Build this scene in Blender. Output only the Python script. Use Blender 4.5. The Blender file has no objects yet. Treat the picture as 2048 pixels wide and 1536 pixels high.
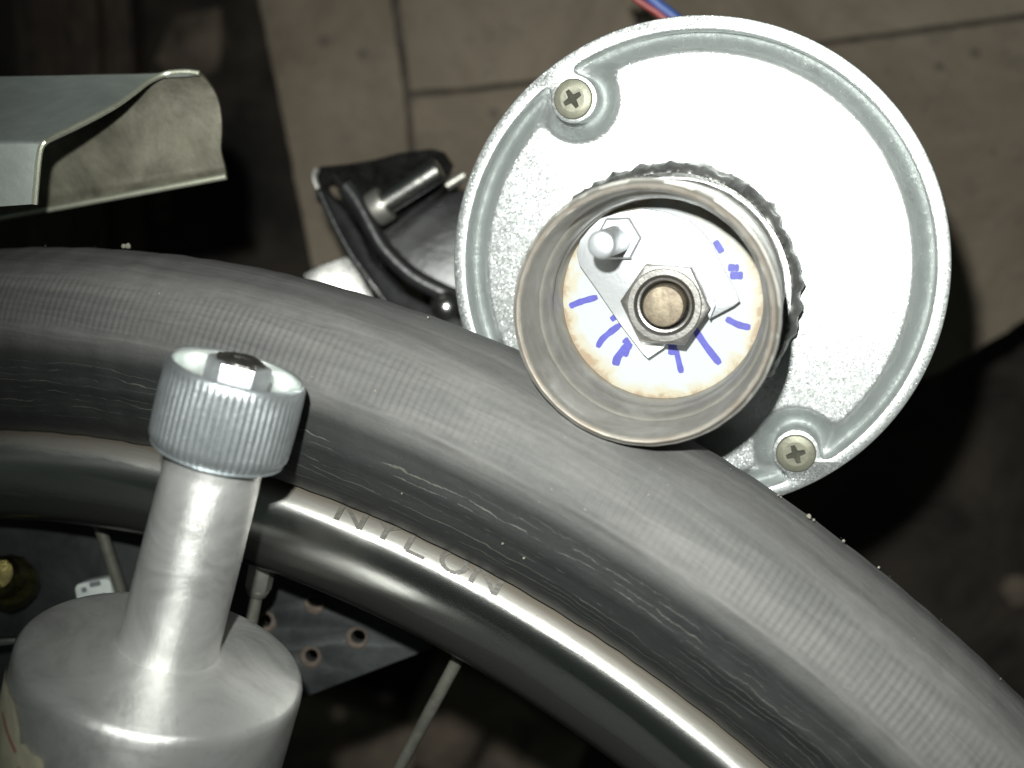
import bpy, bmesh, math, random
import numpy as np
from mathutils import Vector, Matrix, noise

C = bpy.context.scene.collection
scene = bpy.context.scene
rnd = random.Random(7)
PI = math.pi
R_ = math.radians

# ------------------------------------------------------------------ camera
F, CX, CY = 2200.0, 1024.0, 768.0          # focal length and centre of the 2048 x 1536 photograph
H = 0.52                                    # the camera looks straight down from this height above the paving
cam_d = bpy.data.cameras.new('camera')
cam = bpy.data.objects.new('camera', cam_d)
C.objects.link(cam)
cam.location = (0, 0, H)
cam_d.sensor_width = 36.0
cam_d.lens = 36.0 * F / 2048.0
cam_d.clip_start = 0.01
cam_d.clip_end = 50
cam_d.dof.use_dof = True
cam_d.dof.focus_distance = 0.252
cam_d.dof.aperture_fstop = 9.0
scene.camera = cam

# ------------------------------------------------------------------ world, flash, exposure
w = bpy.data.worlds.new('World')
scene.world = w
w.use_nodes = True
bg = w.node_tree.nodes['Background']
bg.inputs[0].default_value = (0.75, 0.95, 0.85, 1)
bg.inputs[1].default_value = 0.034

fl = bpy.data.lights.new('phone_flash', 'SPOT')
fl.energy = 8.0
fl.color = (0.97, 1.0, 0.95)
fl.shadow_soft_size = 0.0035
fl.spot_size = R_(100)
fl.spot_blend = 1.0
flo = bpy.data.objects.new('phone_flash', fl)
C.objects.link(flo)
flo.location = (-0.013, 0.032, H + 0.002)
_aim = Vector((0.072, 0.040, H - 0.28))
flo.rotation_euler = (_aim - flo.location).to_track_quat('-Z', 'Y').to_euler()

scene.view_settings.view_transform = 'Standard'
scene.view_settings.look = 'None'
scene.view_settings.exposure = 0.0
scene.view_settings.gamma = 1.0

# ------------------------------------------------------------------ geometry helpers
def V(*a):
    return Vector(a)

def ray(x, y):
    return Vector(((x - CX) / F, (CY - y) / F, -1.0))

def at(x, y, d):
    """the point seen at photo pixel x, y when it lies d metres below the camera"""
    return Vector((0, 0, H)) + ray(x, y) * d

def on_plane(x, y, p0, n):
    r = ray(x, y)
    o = Vector((0, 0, H))
    return o + r * ((p0 - o).dot(n) / r.dot(n))

def basis(n):
    n = n.normalized()
    e = n.cross(V(0, 1, 0)).normalized()
    if e.x < 0:
        e = -e
    g = n.cross(e).normalized()
    if g.y < 0:
        g = -g
    return n, e, g

class MB:
    def __init__(self):
        self.v, self.f, self.uv = [], [], {}
    def add(self, verts, faces):
        o = len(self.v)
        self.v += [Vector(p) for p in verts]
        self.f += [tuple(i + o for i in f) for f in faces]
        return self
    def tube(self, p, q, r0, r1=None, seg=16, cap=True, rings=1):
        p, q = Vector(p), Vector(q)
        r1 = r0 if r1 is None else r1
        n = (q - p).normalized()
        a = n.orthogonal().normalized(); b = n.cross(a)
        vs, fs = [], []
        for k in range(rings + 1):
            t = k / rings
            c = p.lerp(q, t); r = r0 + (r1 - r0) * t
            for i in range(seg):
                an = 2 * PI * i / seg
                vs.append(c + r * (math.cos(an) * a + math.sin(an) * b))
        for k in range(rings):
            for i in range(seg):
                j = (i + 1) % seg
                fs.append((k * seg + i, k * seg + j, (k + 1) * seg + j, (k + 1) * seg + i))
        if cap:
            fs.append(tuple(reversed(range(seg))))
            fs.append(tuple(range(rings * seg, rings * seg + seg)))
        return self.add(vs, fs)
    def path(self, pts, r, seg=10):
        """a round wire along points"""
        pts = [Vector(p) for p in pts]
        vs, fs = [], []
        for k, c in enumerate(pts):
            t = (pts[min(k + 1, len(pts) - 1)] - pts[max(k - 1, 0)]).normalized()
            a = t.cross(V(0.31, 0.22, 0.92)).normalized(); b = t.cross(a)
            rr = r[k] if isinstance(r, (list, tuple)) else r
            for i in range(seg):
                an = 2 * PI * i / seg
                vs.append(c + rr * (math.cos(an) * a + math.sin(an) * b))
        for k in range(len(pts) - 1):
            for i in range(seg):
                j = (i + 1) % seg
                fs.append((k * seg + i, k * seg + j, (k + 1) * seg + j, (k + 1) * seg + i))
        fs.append(tuple(reversed(range(seg))))
        fs.append(tuple(range((len(pts) - 1) * seg, len(pts) * seg)))
        return self.add(vs, fs)
    def lathe(self, prof, c, n, seg=96, rmod=None, closed=False, hmod=None):
        """prof: (radius, height along n) rows revolved about the axis n through c"""
        n, e, g = basis(n)
        vs, fs = [], []
        m = len(prof)
        for i in range(seg):
            an = 2 * PI * i / seg
            d = math.cos(an) * e + math.sin(an) * g
            for k, (r, h) in enumerate(prof):
                rr = r if rmod is None else r + rmod(an, k, r, h)
                hh = h if hmod is None else h + hmod(an, k, r, h)
                vs.append(c + d * rr + n * hh)
        for i in range(seg):
            j = (i + 1) % seg
            for k in range(m if closed else m - 1):
                l = (k + 1) % m
                fs.append((i * m + k, j * m + k, j * m + l, i * m + l))
        return self.add(vs, fs)

def _link(name, me, mat, parent):
    o = bpy.data.objects.new(name, me)
    C.objects.link(o)
    if parent is not None:
        o.parent = parent
    if mat is not None:
        me.materials.append(mat)
    return o

def origin_of(parent):
    p = parent
    v = Vector((0, 0, 0))
    while p is not None:
        v += p.location
        p = p.parent
    return v

def build(name, mb, mat, parent=None, smooth=40, origin=None, bevel=0, bseg=2):
    """link one mesh object; world coordinates in, stored relative to its parent (or its own origin)"""
    off = origin_of(parent) if parent is not None else (Vector(origin) if origin is not None else sum(mb.v, Vector()) / max(1, len(mb.v)))
    me = bpy.data.meshes.new(name)
    me.from_pydata([tuple(p - off) for p in mb.v], [], mb.f)
    bm = bmesh.new(); bm.from_mesh(me)
    bmesh.ops.remove_doubles(bm, verts=bm.verts, dist=1e-7)
    bmesh.ops.recalc_face_normals(bm, faces=bm.faces)
    if bevel:
        es = [e for e in bm.edges if len(e.link_faces) == 2 and e.calc_face_angle(0) > R_(35)]
        bmesh.ops.bevel(bm, geom=es, offset=bevel, segments=bseg, profile=0.6, affect='EDGES', clamp_overlap=True)
    bm.to_mesh(me); bm.free()
    if smooth:
        me.polygons.foreach_set('use_smooth', [True] * len(me.polygons))
        me.set_sharp_from_angle(angle=R_(smooth))
    me.update()
    o = _link(name, me, mat, parent)
    if parent is None:
        o.location = off
    return o

def outline(loops, p0, ex, ey, n, h0, h1, bev=0.0):
    """an extruded flat outline with holes; loops are lists of (x, y) in the plane p0, ex, ey; from height h0 to h1 along n"""
    cu = bpy.data.curves.new('tmp', 'CURVE')
    cu.dimensions = '2D'; cu.fill_mode = 'BOTH'
    cu.extrude = max(1e-6, abs(h1 - h0) / 2 - bev)
    cu.bevel_depth = bev; cu.bevel_resolution = 1; cu.offset = -bev
    S = 100.0                               # filled at 100x for numeric safety
    cu.extrude *= S; cu.bevel_depth *= S; cu.offset *= S
    for lp in loops:
        sp = cu.splines.new('POLY')
        sp.points.add(len(lp) - 1)
        for q, (x, y) in zip(sp.points, lp):
            q.co = (x * S, y * S, 0, 1)
        sp.use_cyclic_u = True
    ob = bpy.data.objects.new('tmp', cu)
    C.objects.link(ob)
    dg = bpy.context.evaluated_depsgraph_get()
    me = bpy.data.meshes.new_from_object(ob.evaluated_get(dg))
    mid = (h0 + h1) / 2
    vs = [p0 + ex * (v.co.x / S) + ey * (v.co.y / S) + n * (v.co.z / S + mid) for v in me.vertices]
    fs = [tuple(p.vertices) for p in me.polygons]
    bpy.data.objects.remove(ob); bpy.data.curves.remove(cu); bpy.data.meshes.remove(me)
    mb = MB(); mb.add(vs, fs)
    return mb

def flat(pts, p0, ex, ey):
    return [((p - p0).dot(ex), (p - p0).dot(ey)) for p in pts]

def thing(name, label, cat, loc, group=None):
    o = bpy.data.objects.new(name, None)
    o.empty_display_size = 0.01
    C.objects.link(o)
    o.location = loc
    o['label'] = label; o['category'] = cat
    if group: o['group'] = group
    return o

def tag(o, label, cat, group=None):
    o['label'] = label; o['category'] = cat
    if group: o['group'] = group
    return o

def smoothstep(a, b, x):
    t = min(1, max(0, (x - a) / (b - a)))
    return t * t * (3 - 2 * t)

def spline(pts, m):
    """Catmull-Rom through points (tuples of any length)"""
    P = [np.array(p, float) for p in pts]
    out = []
    n = len(P)
    for i in range(m):
        u = i / (m - 1) * (n - 1)
        k = min(int(u), n - 2); t = u - k
        a, b, c, d = P[max(k - 1, 0)], P[k], P[k + 1], P[min(k + 2, n - 1)]
        out.append(tuple(0.5 * (2 * b + (c - a) * t + (2 * a - 5 * b + 4 * c - d) * t * t + (3 * b - a - 3 * c + d) * t ** 3)))
    return out

# ------------------------------------------------------------------ materials
class NT:
    def __init__(self, name):
        self.m = bpy.data.materials.new(name)
        self.m.use_nodes = True
        self.t = self.m.node_tree
        self.b = self.t.nodes['Principled BSDF']
    def node(self, typ, **kw):
        n = self.t.nodes.new(typ)
        for k, v in kw.items():
            if k.startswith('i_'):
                key = k[2:].replace('_', ' ')
                n.inputs[int(key) if key.isdigit() else key].default_value = v
            else:
                setattr(n, k, v)
        return n
    def link(self, a, b):
        self.t.links.new(a, b)
    def coord(self, kind='Object', scale=(1, 1, 1), rot=(0, 0, 0)):
        c = self.node('ShaderNodeTexCoord')
        mp = self.node('ShaderNodeMapping')
        mp.inputs['Scale'].default_value = scale
        mp.inputs['Rotation'].default_value = rot
        self.link(c.outputs[kind], mp.inputs['Vector'])
        return mp.outputs[0]
    def noise(self, vec, scale, detail=6, rough=0.6, dist=0.0):
        n = self.node('ShaderNodeTexNoise', i_Scale=scale, i_Detail=detail, i_Roughness=rough, i_Distortion=dist)
        self.link(vec, n.inputs['Vector'])
        return n.outputs['Fac']
    def ramp(self, fac, stops, interp='LINEAR'):
        r = self.node('ShaderNodeValToRGB')
        r.color_ramp.interpolation = interp
        while len(r.color_ramp.elements) < len(stops):
            r.color_ramp.elements.new(0.5)
        for e, (p, c) in zip(r.color_ramp.elements, stops):
            e.position = p
            e.color = (c, c, c, 1) if isinstance(c, (int, float)) else (*c, 1)
        self.link(fac, r.inputs['Fac'])
        return r.outputs['Color']
    def mix(self, fac, a, b, blend='MIX'):
        m = self.node('ShaderNodeMix', data_type='RGBA', blend_type=blend)
        for s, v in ((m.inputs['Factor'], fac), (m.inputs[6], a), (m.inputs[7], b)):
            if isinstance(v, (int, float)): s.default_value = v
            elif isinstance(v, tuple): s.default_value = (*v, 1)
            else: self.link(v, s)
        return m.outputs[2]
    def math(self, op, a, b=0.0, c=0.0):
        m = self.node('ShaderNodeMath', operation=op)
        for s, v in zip(m.inputs, (a, b, c)):
            if isinstance(v, (int, float)): s.default_value = v
            else: self.link(v, s)
        return m.outputs[0]
    def bump(self, h, strength=0.3, dist=0.001, normal=None):
        n = self.node('ShaderNodeBump', i_Strength=strength, i_Distance=dist)
        self.link(h, n.inputs['Height'])
        if normal is not None: self.link(normal, n.inputs['Normal'])
        return n.outputs['Normal']
    def set(self, **kw):
        names = dict(color='Base Color', rough='Roughness', metal='Metallic', normal='Normal', spec='Specular IOR Level', coat='Coat Weight', coatr='Coat Roughness', aniso='Anisotropic')
        for k, v in kw.items():
            s = self.b.inputs[names[k]]
            if isinstance(v, (int, float)): s.default_value = v
            elif isinstance(v, tuple): s.default_value = (*v, 1)
            else: self.link(v, s)
        return self.m

def m_metal(name, col, dark, rough, scale=60, metal=1.0, spots=0.45, bump=0.15, stretch=(1, 1, 1), rv=0.15):
    """a worn metal: blotchy tone, uneven gloss, fine grain"""
    t = NT(name)
    v = t.coord('Object', stretch)
    a = t.noise(v, scale, 8, 0.65, 0.4)
    b = t.noise(v, scale * 9, 4, 0.6)
    t.set(color=t.mix(t.ramp(a, [(spots - 0.12, 0.0), (spots + 0.2, 1.0)]), dark, col),
          rough=t.math('ADD', t.math('MULTIPLY', t.math('SUBTRACT', 0.55, a), rv * 2), rough), metal=metal,
          normal=t.bump(t.math('ADD', a, t.math('MULTIPLY', b, 0.5)), bump, 0.0006))
    return t.m

def m_rubber():
    t = NT('tyre_rubber')
    uv = t.node('ShaderNodeUVMap', uv_map='UVMap').outputs[0]
    sx = t.node('ShaderNodeSeparateXYZ'); t.link(uv, sx.inputs[0])
    tv = sx.outputs['Y']                            # angle across the tyre, 0 at the crown, in degrees / 180
    def mapped(sc):
        mp = t.node('ShaderNodeMapping'); mp.inputs['Scale'].default_value = sc
        t.link(uv, mp.inputs['Vector']); return mp.outputs[0]
    ab = t.math('ABSOLUTE', tv)
    wv = t.noise(mapped((16, 9, 1)), 1.0, 4, 0.6)
    sw = t.node('ShaderNodeCombineXYZ')
    t.link(t.math('MULTIPLY', sx.outputs['X'], 8.0), sw.inputs[0])
    t.link(t.math('MULTIPLY', t.math('ADD', tv, t.math('MULTIPLY', wv, 0.10)), 43.0), sw.inputs[1])
    t.link(t.math('ADD', t.math('MULTIPLY', tv, 17.0), t.math('MULTIPLY', sx.outputs['X'], 21.0)), sw.inputs[2])
    streak = t.noise(sw.outputs[0], 1.0, 5, 0.6, 0.5)
    grain = t.noise(t.coord('Object', (1, 1, 1), (0.7, 0.4, 0.9)), 620.0, 6, 0.72, 0.4)
    blot = t.noise(mapped((22, 7, 1)), 1.0, 8, 0.66, 0.6)
    across = t.noise(mapped((420, 6, 1)), 1.0, 4, 0.6)
    mixv = t.math('ADD', t.math('MULTIPLY', streak, 0.40), t.math('ADD', t.math('MULTIPLY', blot, 0.60), t.math('MULTIPLY', grain, 0.18)))
    tread = t.ramp(mixv, [(0.42, (0.060, 0.060, 0.060)), (0.60, (0.092, 0.091, 0.088)), (0.82, (0.140, 0.137, 0.130))])
    # sidewall: cleaner, darker rubber with lengthwise age cracks
    wob = t.noise(mapped((30, 4, 1)), 1.0, 5, 0.6)
    cr = t.math('ADD', t.math('MULTIPLY', tv, 46.0), t.math('MULTIPLY', wob, 5.0))
    line = t.math('ABSOLUTE', t.math('SUBTRACT', t.math('FRACT', cr), 0.5))
    gate = t.noise(mapped((16, 60, 1)), 1.0, 3, 0.5)
    crack = t.math('MULTIPLY', t.ramp(line, [(0.0, 1.0), (0.045, 0.9), (0.1, 0.0)]), t.ramp(gate, [(0.48, 0.0), (0.6, 1.0)]))
    inz = t.ramp(tv, [(0.46, 0.0), (0.52, 1.0), (0.70, 1.0), (0.76, 0.0)])
    crack = t.math('MULTIPLY', t.math('MULTIPLY', crack, inz), 0.34)
    side = t.ramp(t.math('ADD', t.math('MULTIPLY', mixv, 0.35), t.math('MULTIPLY', t.noise(mapped((14, 14, 1)), 1.0, 7, 0.65, 0.5), 0.65)), [(0.4, (0.012, 0.0135, 0.0135)), (0.85, (0.036, 0.037, 0.035))])
    side = t.mix(crack, side, (0.16, 0.155, 0.125))
    z = t.ramp(ab, [(0.395, 0.0), (0.47, 1.0)])
    col = t.mix(z, tread, side)
    spk = t.node('ShaderNodeTexVoronoi', i_Scale=1.0); t.link(mapped((260, 45, 1)), spk.inputs['Vector'])
    sp = t.ramp(spk.outputs['Distance'], [(0.0, 1.0), (0.07, 0.6), (0.11, 0.0)])
    sp = t.math('MULTIPLY', sp, t.ramp(t.noise(mapped((40, 12, 1)), 1.0, 3, 0.5), [(0.58, 0.0), (0.68, 1.0)]))
    col = t.mix(t.math('MULTIPLY', sp, 0.5), col, (0.30, 0.28, 0.24))
    hh = t.math('ADD', t.math('MULTIPLY', streak, 0.15), t.math('ADD', t.math('MULTIPLY', grain, 0.5), t.math('MULTIPLY', crack, 1.2)))
    rough = t.math('SUBTRACT', 0.76, t.math('MULTIPLY', z, 0.24))
    return t.set(color=col, rough=rough, spec=0.36, normal=t.bump(hh, 0.5, 0.0005))

def m_silver_paint():
    t = NT('silver_flake_paint')
    v = t.coord('Object')
    cells = t.node('ShaderNodeTexVoronoi', i_Scale=3300.0); t.link(v, cells.inputs['Vector'])
    c2 = t.node('ShaderNodeTexVoronoi', i_Scale=1800.0); t.link(v, c2.inputs['Vector'])
    geo = t.node('ShaderNodeNewGeometry')
    def tilt(cv, k):
        s = t.node('ShaderNodeVectorMath', operation='SUBTRACT'); t.link(cv, s.inputs[0]); s.inputs[1].default_value = (0.5, 0.5, 0.5)
        m = t.node('ShaderNodeVectorMath', operation='SCALE'); t.link(s.outputs[0], m.inputs[0])
        if isinstance(k, float): m.inputs['Scale'].default_value = k
        else: t.link(k, m.inputs['Scale'])
        return m.outputs[0]
    sp0 = t.node('ShaderNodeSeparateColor'); t.link(cells.outputs['Color'], sp0.inputs[0])
    kk = t.ramp(sp0.outputs[2], [(0.0, 0.055), (0.86, 0.07), (0.90, 0.34), (1.0, 0.42)])
    ad = t.node('ShaderNodeVectorMath', operation='ADD'); t.link(geo.outputs['Normal'], ad.inputs[0]); t.link(tilt(cells.outputs['Color'], kk), ad.inputs[1])
    ad2 = t.node('ShaderNodeVectorMath', operation='ADD'); t.link(ad.outputs[0], ad2.inputs[0]); t.link(tilt(c2.outputs['Color'], 0.06), ad2.inputs[1])
    nr = t.node('ShaderNodeVectorMath', operation='NORMALIZE'); t.link(ad2.outputs[0], nr.inputs[0])
    big = t.noise(v, 45, 8, 0.65, 0.5)
    dirt = t.ramp(t.noise(v, 150, 6, 0.7), [(0.30, 0.0), (0.40, 1.0)])
    sep = t.node('ShaderNodeSeparateColor'); t.link(cells.outputs['Color'], sep.inputs[0])
    col = t.mix(big, (0.46, 0.48, 0.48), (0.60, 0.62, 0.61))
    col = t.mix(t.math('MULTIPLY', t.math('SUBTRACT', 1.0, dirt), 0.35), col, (0.25, 0.27, 0.24))
    fl_ = t.math('ADD', 0.34, t.math('MULTIPLY', sep.outputs[0], 0.14))
    return t.set(color=col, rough=fl_, metal=0.90, normal=nr.outputs[0])

def m_concrete():
    t = NT('paving_concrete')
    v = t.coord('Generated') if False else t.coord('Object')
    a = t.noise(v, 9, 9, 0.68, 0.6)
    b = t.noise(v, 70, 6, 0.7)
    c = t.noise(v, 420, 3, 0.6)
    col = t.ramp(a, [(0.32, (0.110, 0.087, 0.064)), (0.52, (0.185, 0.151, 0.113)), (0.72, (0.245, 0.209, 0.162))])
    col = t.mix(t.ramp(b, [(0.30, 0.55), (0.46, 0.0)]), col, (0.10, 0.088, 0.075))
    vo = t.node('ShaderNodeTexVoronoi', i_Scale=48.0); t.link(v, vo.inputs['Vector'])
    pit = t.ramp(t.math('ADD', vo.outputs['Distance'], t.math('MULTIPLY', t.math('SUBTRACT', c, 0.5), 0.15)), [(0.02, 0.6), (0.09, 0.4), (0.16, 0.0)])
    pit = t.math('MULTIPLY', pit, t.ramp(t.noise(v, 15, 3, 0.5), [(0.44, 0.0), (0.54, 1.0)]))
    col = t.mix(pit, col, (0.055, 0.05, 0.048))
    scr = t.noise(t.coord('Object', (26, 5, 5), (0, 0, 0.5)), 1.2, 8, 0.75, 1.5)
    col = t.mix(t.ramp(scr, [(0.60, 0.0), (0.70, 0.45)]), col, (0.13, 0.11, 0.095))
    h = t.math('SUBTRACT', t.math('ADD', t.math('MULTIPLY', b, 0.6), t.math('MULTIPLY', c, 0.4)), pit)
    return t.set(color=col, rough=0.82, spec=0.35, normal=t.bump(h, 0.6, 0.002))

def m_plain(name, col, dark, rough, scale=40, metal=0.0, bump=0.3, spec=0.5, lo=0.35, hi=0.65, bd=0.001, stretch=(1, 1, 1)):
    t = NT(name)
    v = t.coord('Object', stretch)
    a = t.noise(v, scale, 8, 0.68, 0.5)
    b = t.noise(v, scale * 7, 4, 0.65)
    t.set(color=t.mix(t.ramp(a, [(lo, 0.0), (hi, 1.0)]), dark, col), rough=rough, metal=metal, spec=spec,
          normal=t.bump(t.math('ADD', a, t.math('MULTIPLY', b, 0.5)), bump, bd))
    return t.m

M = {}
M['rubber'] = m_rubber()
M['paint'] = m_silver_paint()
M['concrete'] = m_concrete()
M['joint'] = m_plain('dirt_joint', (0.10, 0.085, 0.07), (0.03, 0.026, 0.022), 0.95, 80)
M['soil'] = m_plain('dark_soil', (0.075, 0.060, 0.045), (0.012, 0.011, 0.010), 0.95, 14, bump=0.8, bd=0.01)
M['stone'] = m_plain('rubble_stone', (0.20, 0.155, 0.115), (0.08, 0.06, 0.05), 0.9, 30)
M['wood'] = m_plain('dark_wood', (0.085, 0.055, 0.036), (0.020, 0.014, 0.011), 0.75, 30, stretch=(5, 0.4, 5))
M['steel'] = m_metal('machined_steel', (0.36, 0.35, 0.325), (0.235, 0.222, 0.20), 0.45, 90, 0.70)
M['steel_lip'] = m_metal('bare_steel_lip', (0.50, 0.475, 0.43), (0.36, 0.30, 0.245), 0.42, 160, 0.7)
M['weld'] = m_metal('weld_metal', (0.24, 0.24, 0.23), (0.09, 0.09, 0.088), 0.34, 200, 0.75)
M['zinc'] = m_metal('zinc_plate', (0.62, 0.64, 0.66), (0.42, 0.44, 0.46), 0.36, 120, 0.75)
M['nut'] = m_metal('dark_nut_steel', (0.205, 0.20, 0.192), (0.105, 0.098, 0.09), 0.38, 150, 0.9)
M['brass'] = m_metal('brass_shaft', (0.19, 0.16, 0.115), (0.085, 0.065, 0.05), 0.55, 260, 0.7)
M['screw'] = m_metal('yellow_zinc_screw', (0.20, 0.195, 0.150), (0.13, 0.132, 0.10), 0.50, 300, 0.5)
def m_alu():
    t = NT('worn_aluminium')
    v = t.coord('Object')
    uv = t.node('ShaderNodeUVMap', uv_map='UVMap').outputs[0]
    def mapped(sc):
        mp = t.node('ShaderNodeMapping'); mp.inputs['Scale'].default_value = sc
        t.link(uv, mp.inputs['Vector']); return mp.outputs[0]
    a = t.noise(v, 38, 9, 0.70, 0.8)
    tool = t.noise(mapped((900, 3, 1)), 1.0, 4, 0.6)          # fine turning marks round the axis
    scr = t.noise(mapped((22, 160, 1)), 1.0, 5, 0.7, 1.2)
    spk = t.noise(v, 900, 4, 0.7)
    col = t.ramp(a, [(0.30, (0.52, 0.52, 0.50)), (0.50, (0.76, 0.76, 0.74)), (0.72, (0.90, 0.90, 0.88))])
    col = t.mix(t.ramp(scr, [(0.60, 0.0), (0.70, 0.45)]), col, (0.36, 0.36, 0.34))
    col = t.mix(t.ramp(spk, [(0.26, 0.75), (0.33, 0.0)]), col, (0.20, 0.19, 0.17))
    ro = t.math('ADD', 0.26, t.math('MULTIPLY', a, 0.22))
    h = t.math('ADD', t.math('MULTIPLY', a, 1.0), t.math('ADD', t.math('MULTIPLY', tool, 0.10), t.math('MULTIPLY', scr, 0.12)))
    return t.set(color=col, rough=ro, metal=0.74, normal=t.bump(h, 0.35, 0.0012))
M['alu'] = m_alu()
M['cap'] = m_metal('zinc_cap', (0.56, 0.60, 0.62), (0.38, 0.41, 0.42), 0.34, 220, 0.85, bump=0.3)
M['captop'] = m_metal('polished_cap_top', (0.80, 0.84, 0.82), (0.65, 0.68, 0.66), 0.36, 120, 0.85, bump=0.05)
def turned(m, an):
    t = m.node_tree; b = t.nodes['Principled BSDF']
    tg = t.nodes.new('ShaderNodeTangent'); tg.direction_type = 'UV_MAP'; tg.uv_map = 'UVMap'
    t.links.new(tg.outputs[0], b.inputs['Tangent'])
    b.inputs['Anisotropic'].default_value = an
turned(M['alu'], 0.75)
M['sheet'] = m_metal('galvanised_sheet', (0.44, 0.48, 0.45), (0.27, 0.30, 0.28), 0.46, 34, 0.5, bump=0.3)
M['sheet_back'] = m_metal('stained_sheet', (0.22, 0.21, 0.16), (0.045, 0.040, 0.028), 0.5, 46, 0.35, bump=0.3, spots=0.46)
M['sheet_edge'] = m_metal('bare_sheet_edge', (0.62, 0.64, 0.52), (0.45, 0.46, 0.36), 0.38, 300, 0.7)
M['black'] = m_plain('black_enamel', (0.022, 0.023, 0.023), (0.008, 0.008, 0.008), 0.34, 60, bump=0.25, bd=0.001)
M['grease'] = m_plain('greasy_black', (0.030, 0.029, 0.027), (0.004, 0.004, 0.004), 0.28, 260, bump=1.0, bd=0.004)
M['chrome_part'] = m_metal('bright_steel', (0.62, 0.62, 0.60), (0.42, 0.41, 0.38), 0.26, 200, 1.0)
M['dullsteel'] = m_metal('dull_steel', (0.42, 0.41, 0.38), (0.26, 0.25, 0.22), 0.42, 200, 0.8)
M['spoke'] = m_metal('weathered_spoke', (0.19, 0.19, 0.16), (0.11, 0.11, 0.09), 0.5, 200, 0.5)
M['plate'] = m_plain('dark_blue_plate', (0.048, 0.053, 0.054), (0.016, 0.018, 0.019), 0.55, 45, metal=0.3)
M['rust'] = m_plain('rusty_hole_rim', (0.10, 0.078, 0.062), (0.06, 0.045, 0.038), 0.8, 300)
M['tape'] = m_plain('masking_tape', (0.60, 0.56, 0.42), (0.48, 0.45, 0.33), 0.7, 120)
M['redink'] = m_plain('red_line_print', (0.42, 0.10, 0.06), (0.34, 0.09, 0.06), 0.7, 300)
M['paper'] = m_plain('white_label', (0.62, 0.66, 0.64), (0.48, 0.52, 0.50), 0.6, 120)
M['print'] = m_plain('grey_label_print', (0.16, 0.18, 0.19), (0.12, 0.13, 0.14), 0.6, 120)
M['red'] = m_plain('red_insulation', (0.26, 0.05, 0.045), (0.19, 0.04, 0.04), 0.45, 120)
M['blue'] = m_plain('blue_insulation', (0.05, 0.10, 0.30), (0.04, 0.07, 0.22), 0.45, 120)
M['ink'] = m_plain('blue_marker_ink', (0.035, 0.036, 0.24), (0.022, 0.022, 0.18), 0.55, 500, bump=0.05)
M['slot'] = m_plain('grimy_slot', (0.060, 0.060, 0.048), (0.035, 0.035, 0.028), 0.95, 200, spec=0.05)  # matte floor of the screw crosses, darker than the heads
M['letters'] = m_plain('letter_rubber', (0.075, 0.069, 0.057), (0.052, 0.048, 0.040), 0.5, 200)  # dark tone of the mirrored lettering
M['grit'] = m_plain('pale_grit', (0.27, 0.25, 0.20), (0.13, 0.12, 0.10), 0.9, 300)
M['sparkle'] = m_metal('tarnished_brass', (0.32, 0.27, 0.10), (0.08, 0.07, 0.035), 0.28, 300, 1.0, bump=0.6)

def m_dial():
    t = NT('white_dial_card')
    v = t.coord('Object')
    a = t.noise(v, 160, 7, 0.65, 0.5)
    gr = t.node('ShaderNodeUVMap', uv_map='UVMap')
    sx = t.node('ShaderNodeSeparateXYZ'); t.link(gr.outputs[0], sx.inputs[0])
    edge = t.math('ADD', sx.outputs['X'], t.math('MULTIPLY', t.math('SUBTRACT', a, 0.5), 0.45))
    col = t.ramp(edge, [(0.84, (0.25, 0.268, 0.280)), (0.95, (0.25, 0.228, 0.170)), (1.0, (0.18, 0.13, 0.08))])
    return t.set(color=col, rough=0.55, normal=t.bump(a, 0.1, 0.0005))
M['dial'] = m_dial()

def m_chrome():
    t = NT('old_chrome')
    v = t.coord('Object')
    uv = t.node('ShaderNodeUVMap', uv_map='UVMap')
    sx = t.node('ShaderNodeSeparateXYZ'); t.link(uv.outputs[0], sx.inputs[0])
    s = sx.outputs['Y']                                # 0 at the bead lip .. 1 at the spoke bed
    def mapped(sc):
        mp = t.node('ShaderNodeMapping'); mp.inputs['Scale'].default_value = sc
        t.link(uv.outputs[0], mp.inputs['Vector']); return mp.outputs[0]
    a = t.noise(mapped((26, 12, 1)), 1.0, 8, 0.65, 0.4)
    b = t.noise(v, 700, 5, 0.7)
    f = t.math('ADD', s, t.math('MULTIPLY', t.math('SUBTRACT', a, 0.5), 0.16))
    dust = t.ramp(f, [(0.05, 0.8), (0.24, 0.88), (0.33, 0.55), (0.40, 0.0)])
    col = t.mix(dust, (0.52, 0.52, 0.50), (0.105, 0.085, 0.058))
    glare_cut = t.ramp(f, [(0.50, 0.0), (0.64, 0.9), (1.0, 0.95)])  # lower rim coloured darker to subdue the drum's reflection
    col = t.mix(glare_cut, col, (0.085, 0.085, 0.078))
    pit = t.ramp(b, [(0.28, 1.0), (0.36, 0.0)])
    col = t.mix(t.math('MULTIPLY', pit, 0.6), col, (0.16, 0.11, 0.07))
    met = t.math('SUBTRACT', t.math('SUBTRACT', 1.0, t.math('MULTIPLY', dust, 0.62)), t.math('MULTIPLY', glare_cut, 0.12))
    tg = t.node('ShaderNodeTangent', direction_type='UV_MAP', uv_map='UVMap'); t.link(tg.outputs[0], t.b.inputs['Tangent'])
    ro = t.math('ADD', 0.185, t.math('ADD', t.math('MULTIPLY', dust, 0.38), t.math('ADD', t.math('MULTIPLY', glare_cut, 0.06), t.math('MULTIPLY', a, 0.08))))
    return t.set(color=col, rough=ro, metal=met, aniso=0.85, normal=t.bump(t.math('ADD', b, a), 0.06, 0.0004))
M['chrome'] = m_chrome()

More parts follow.
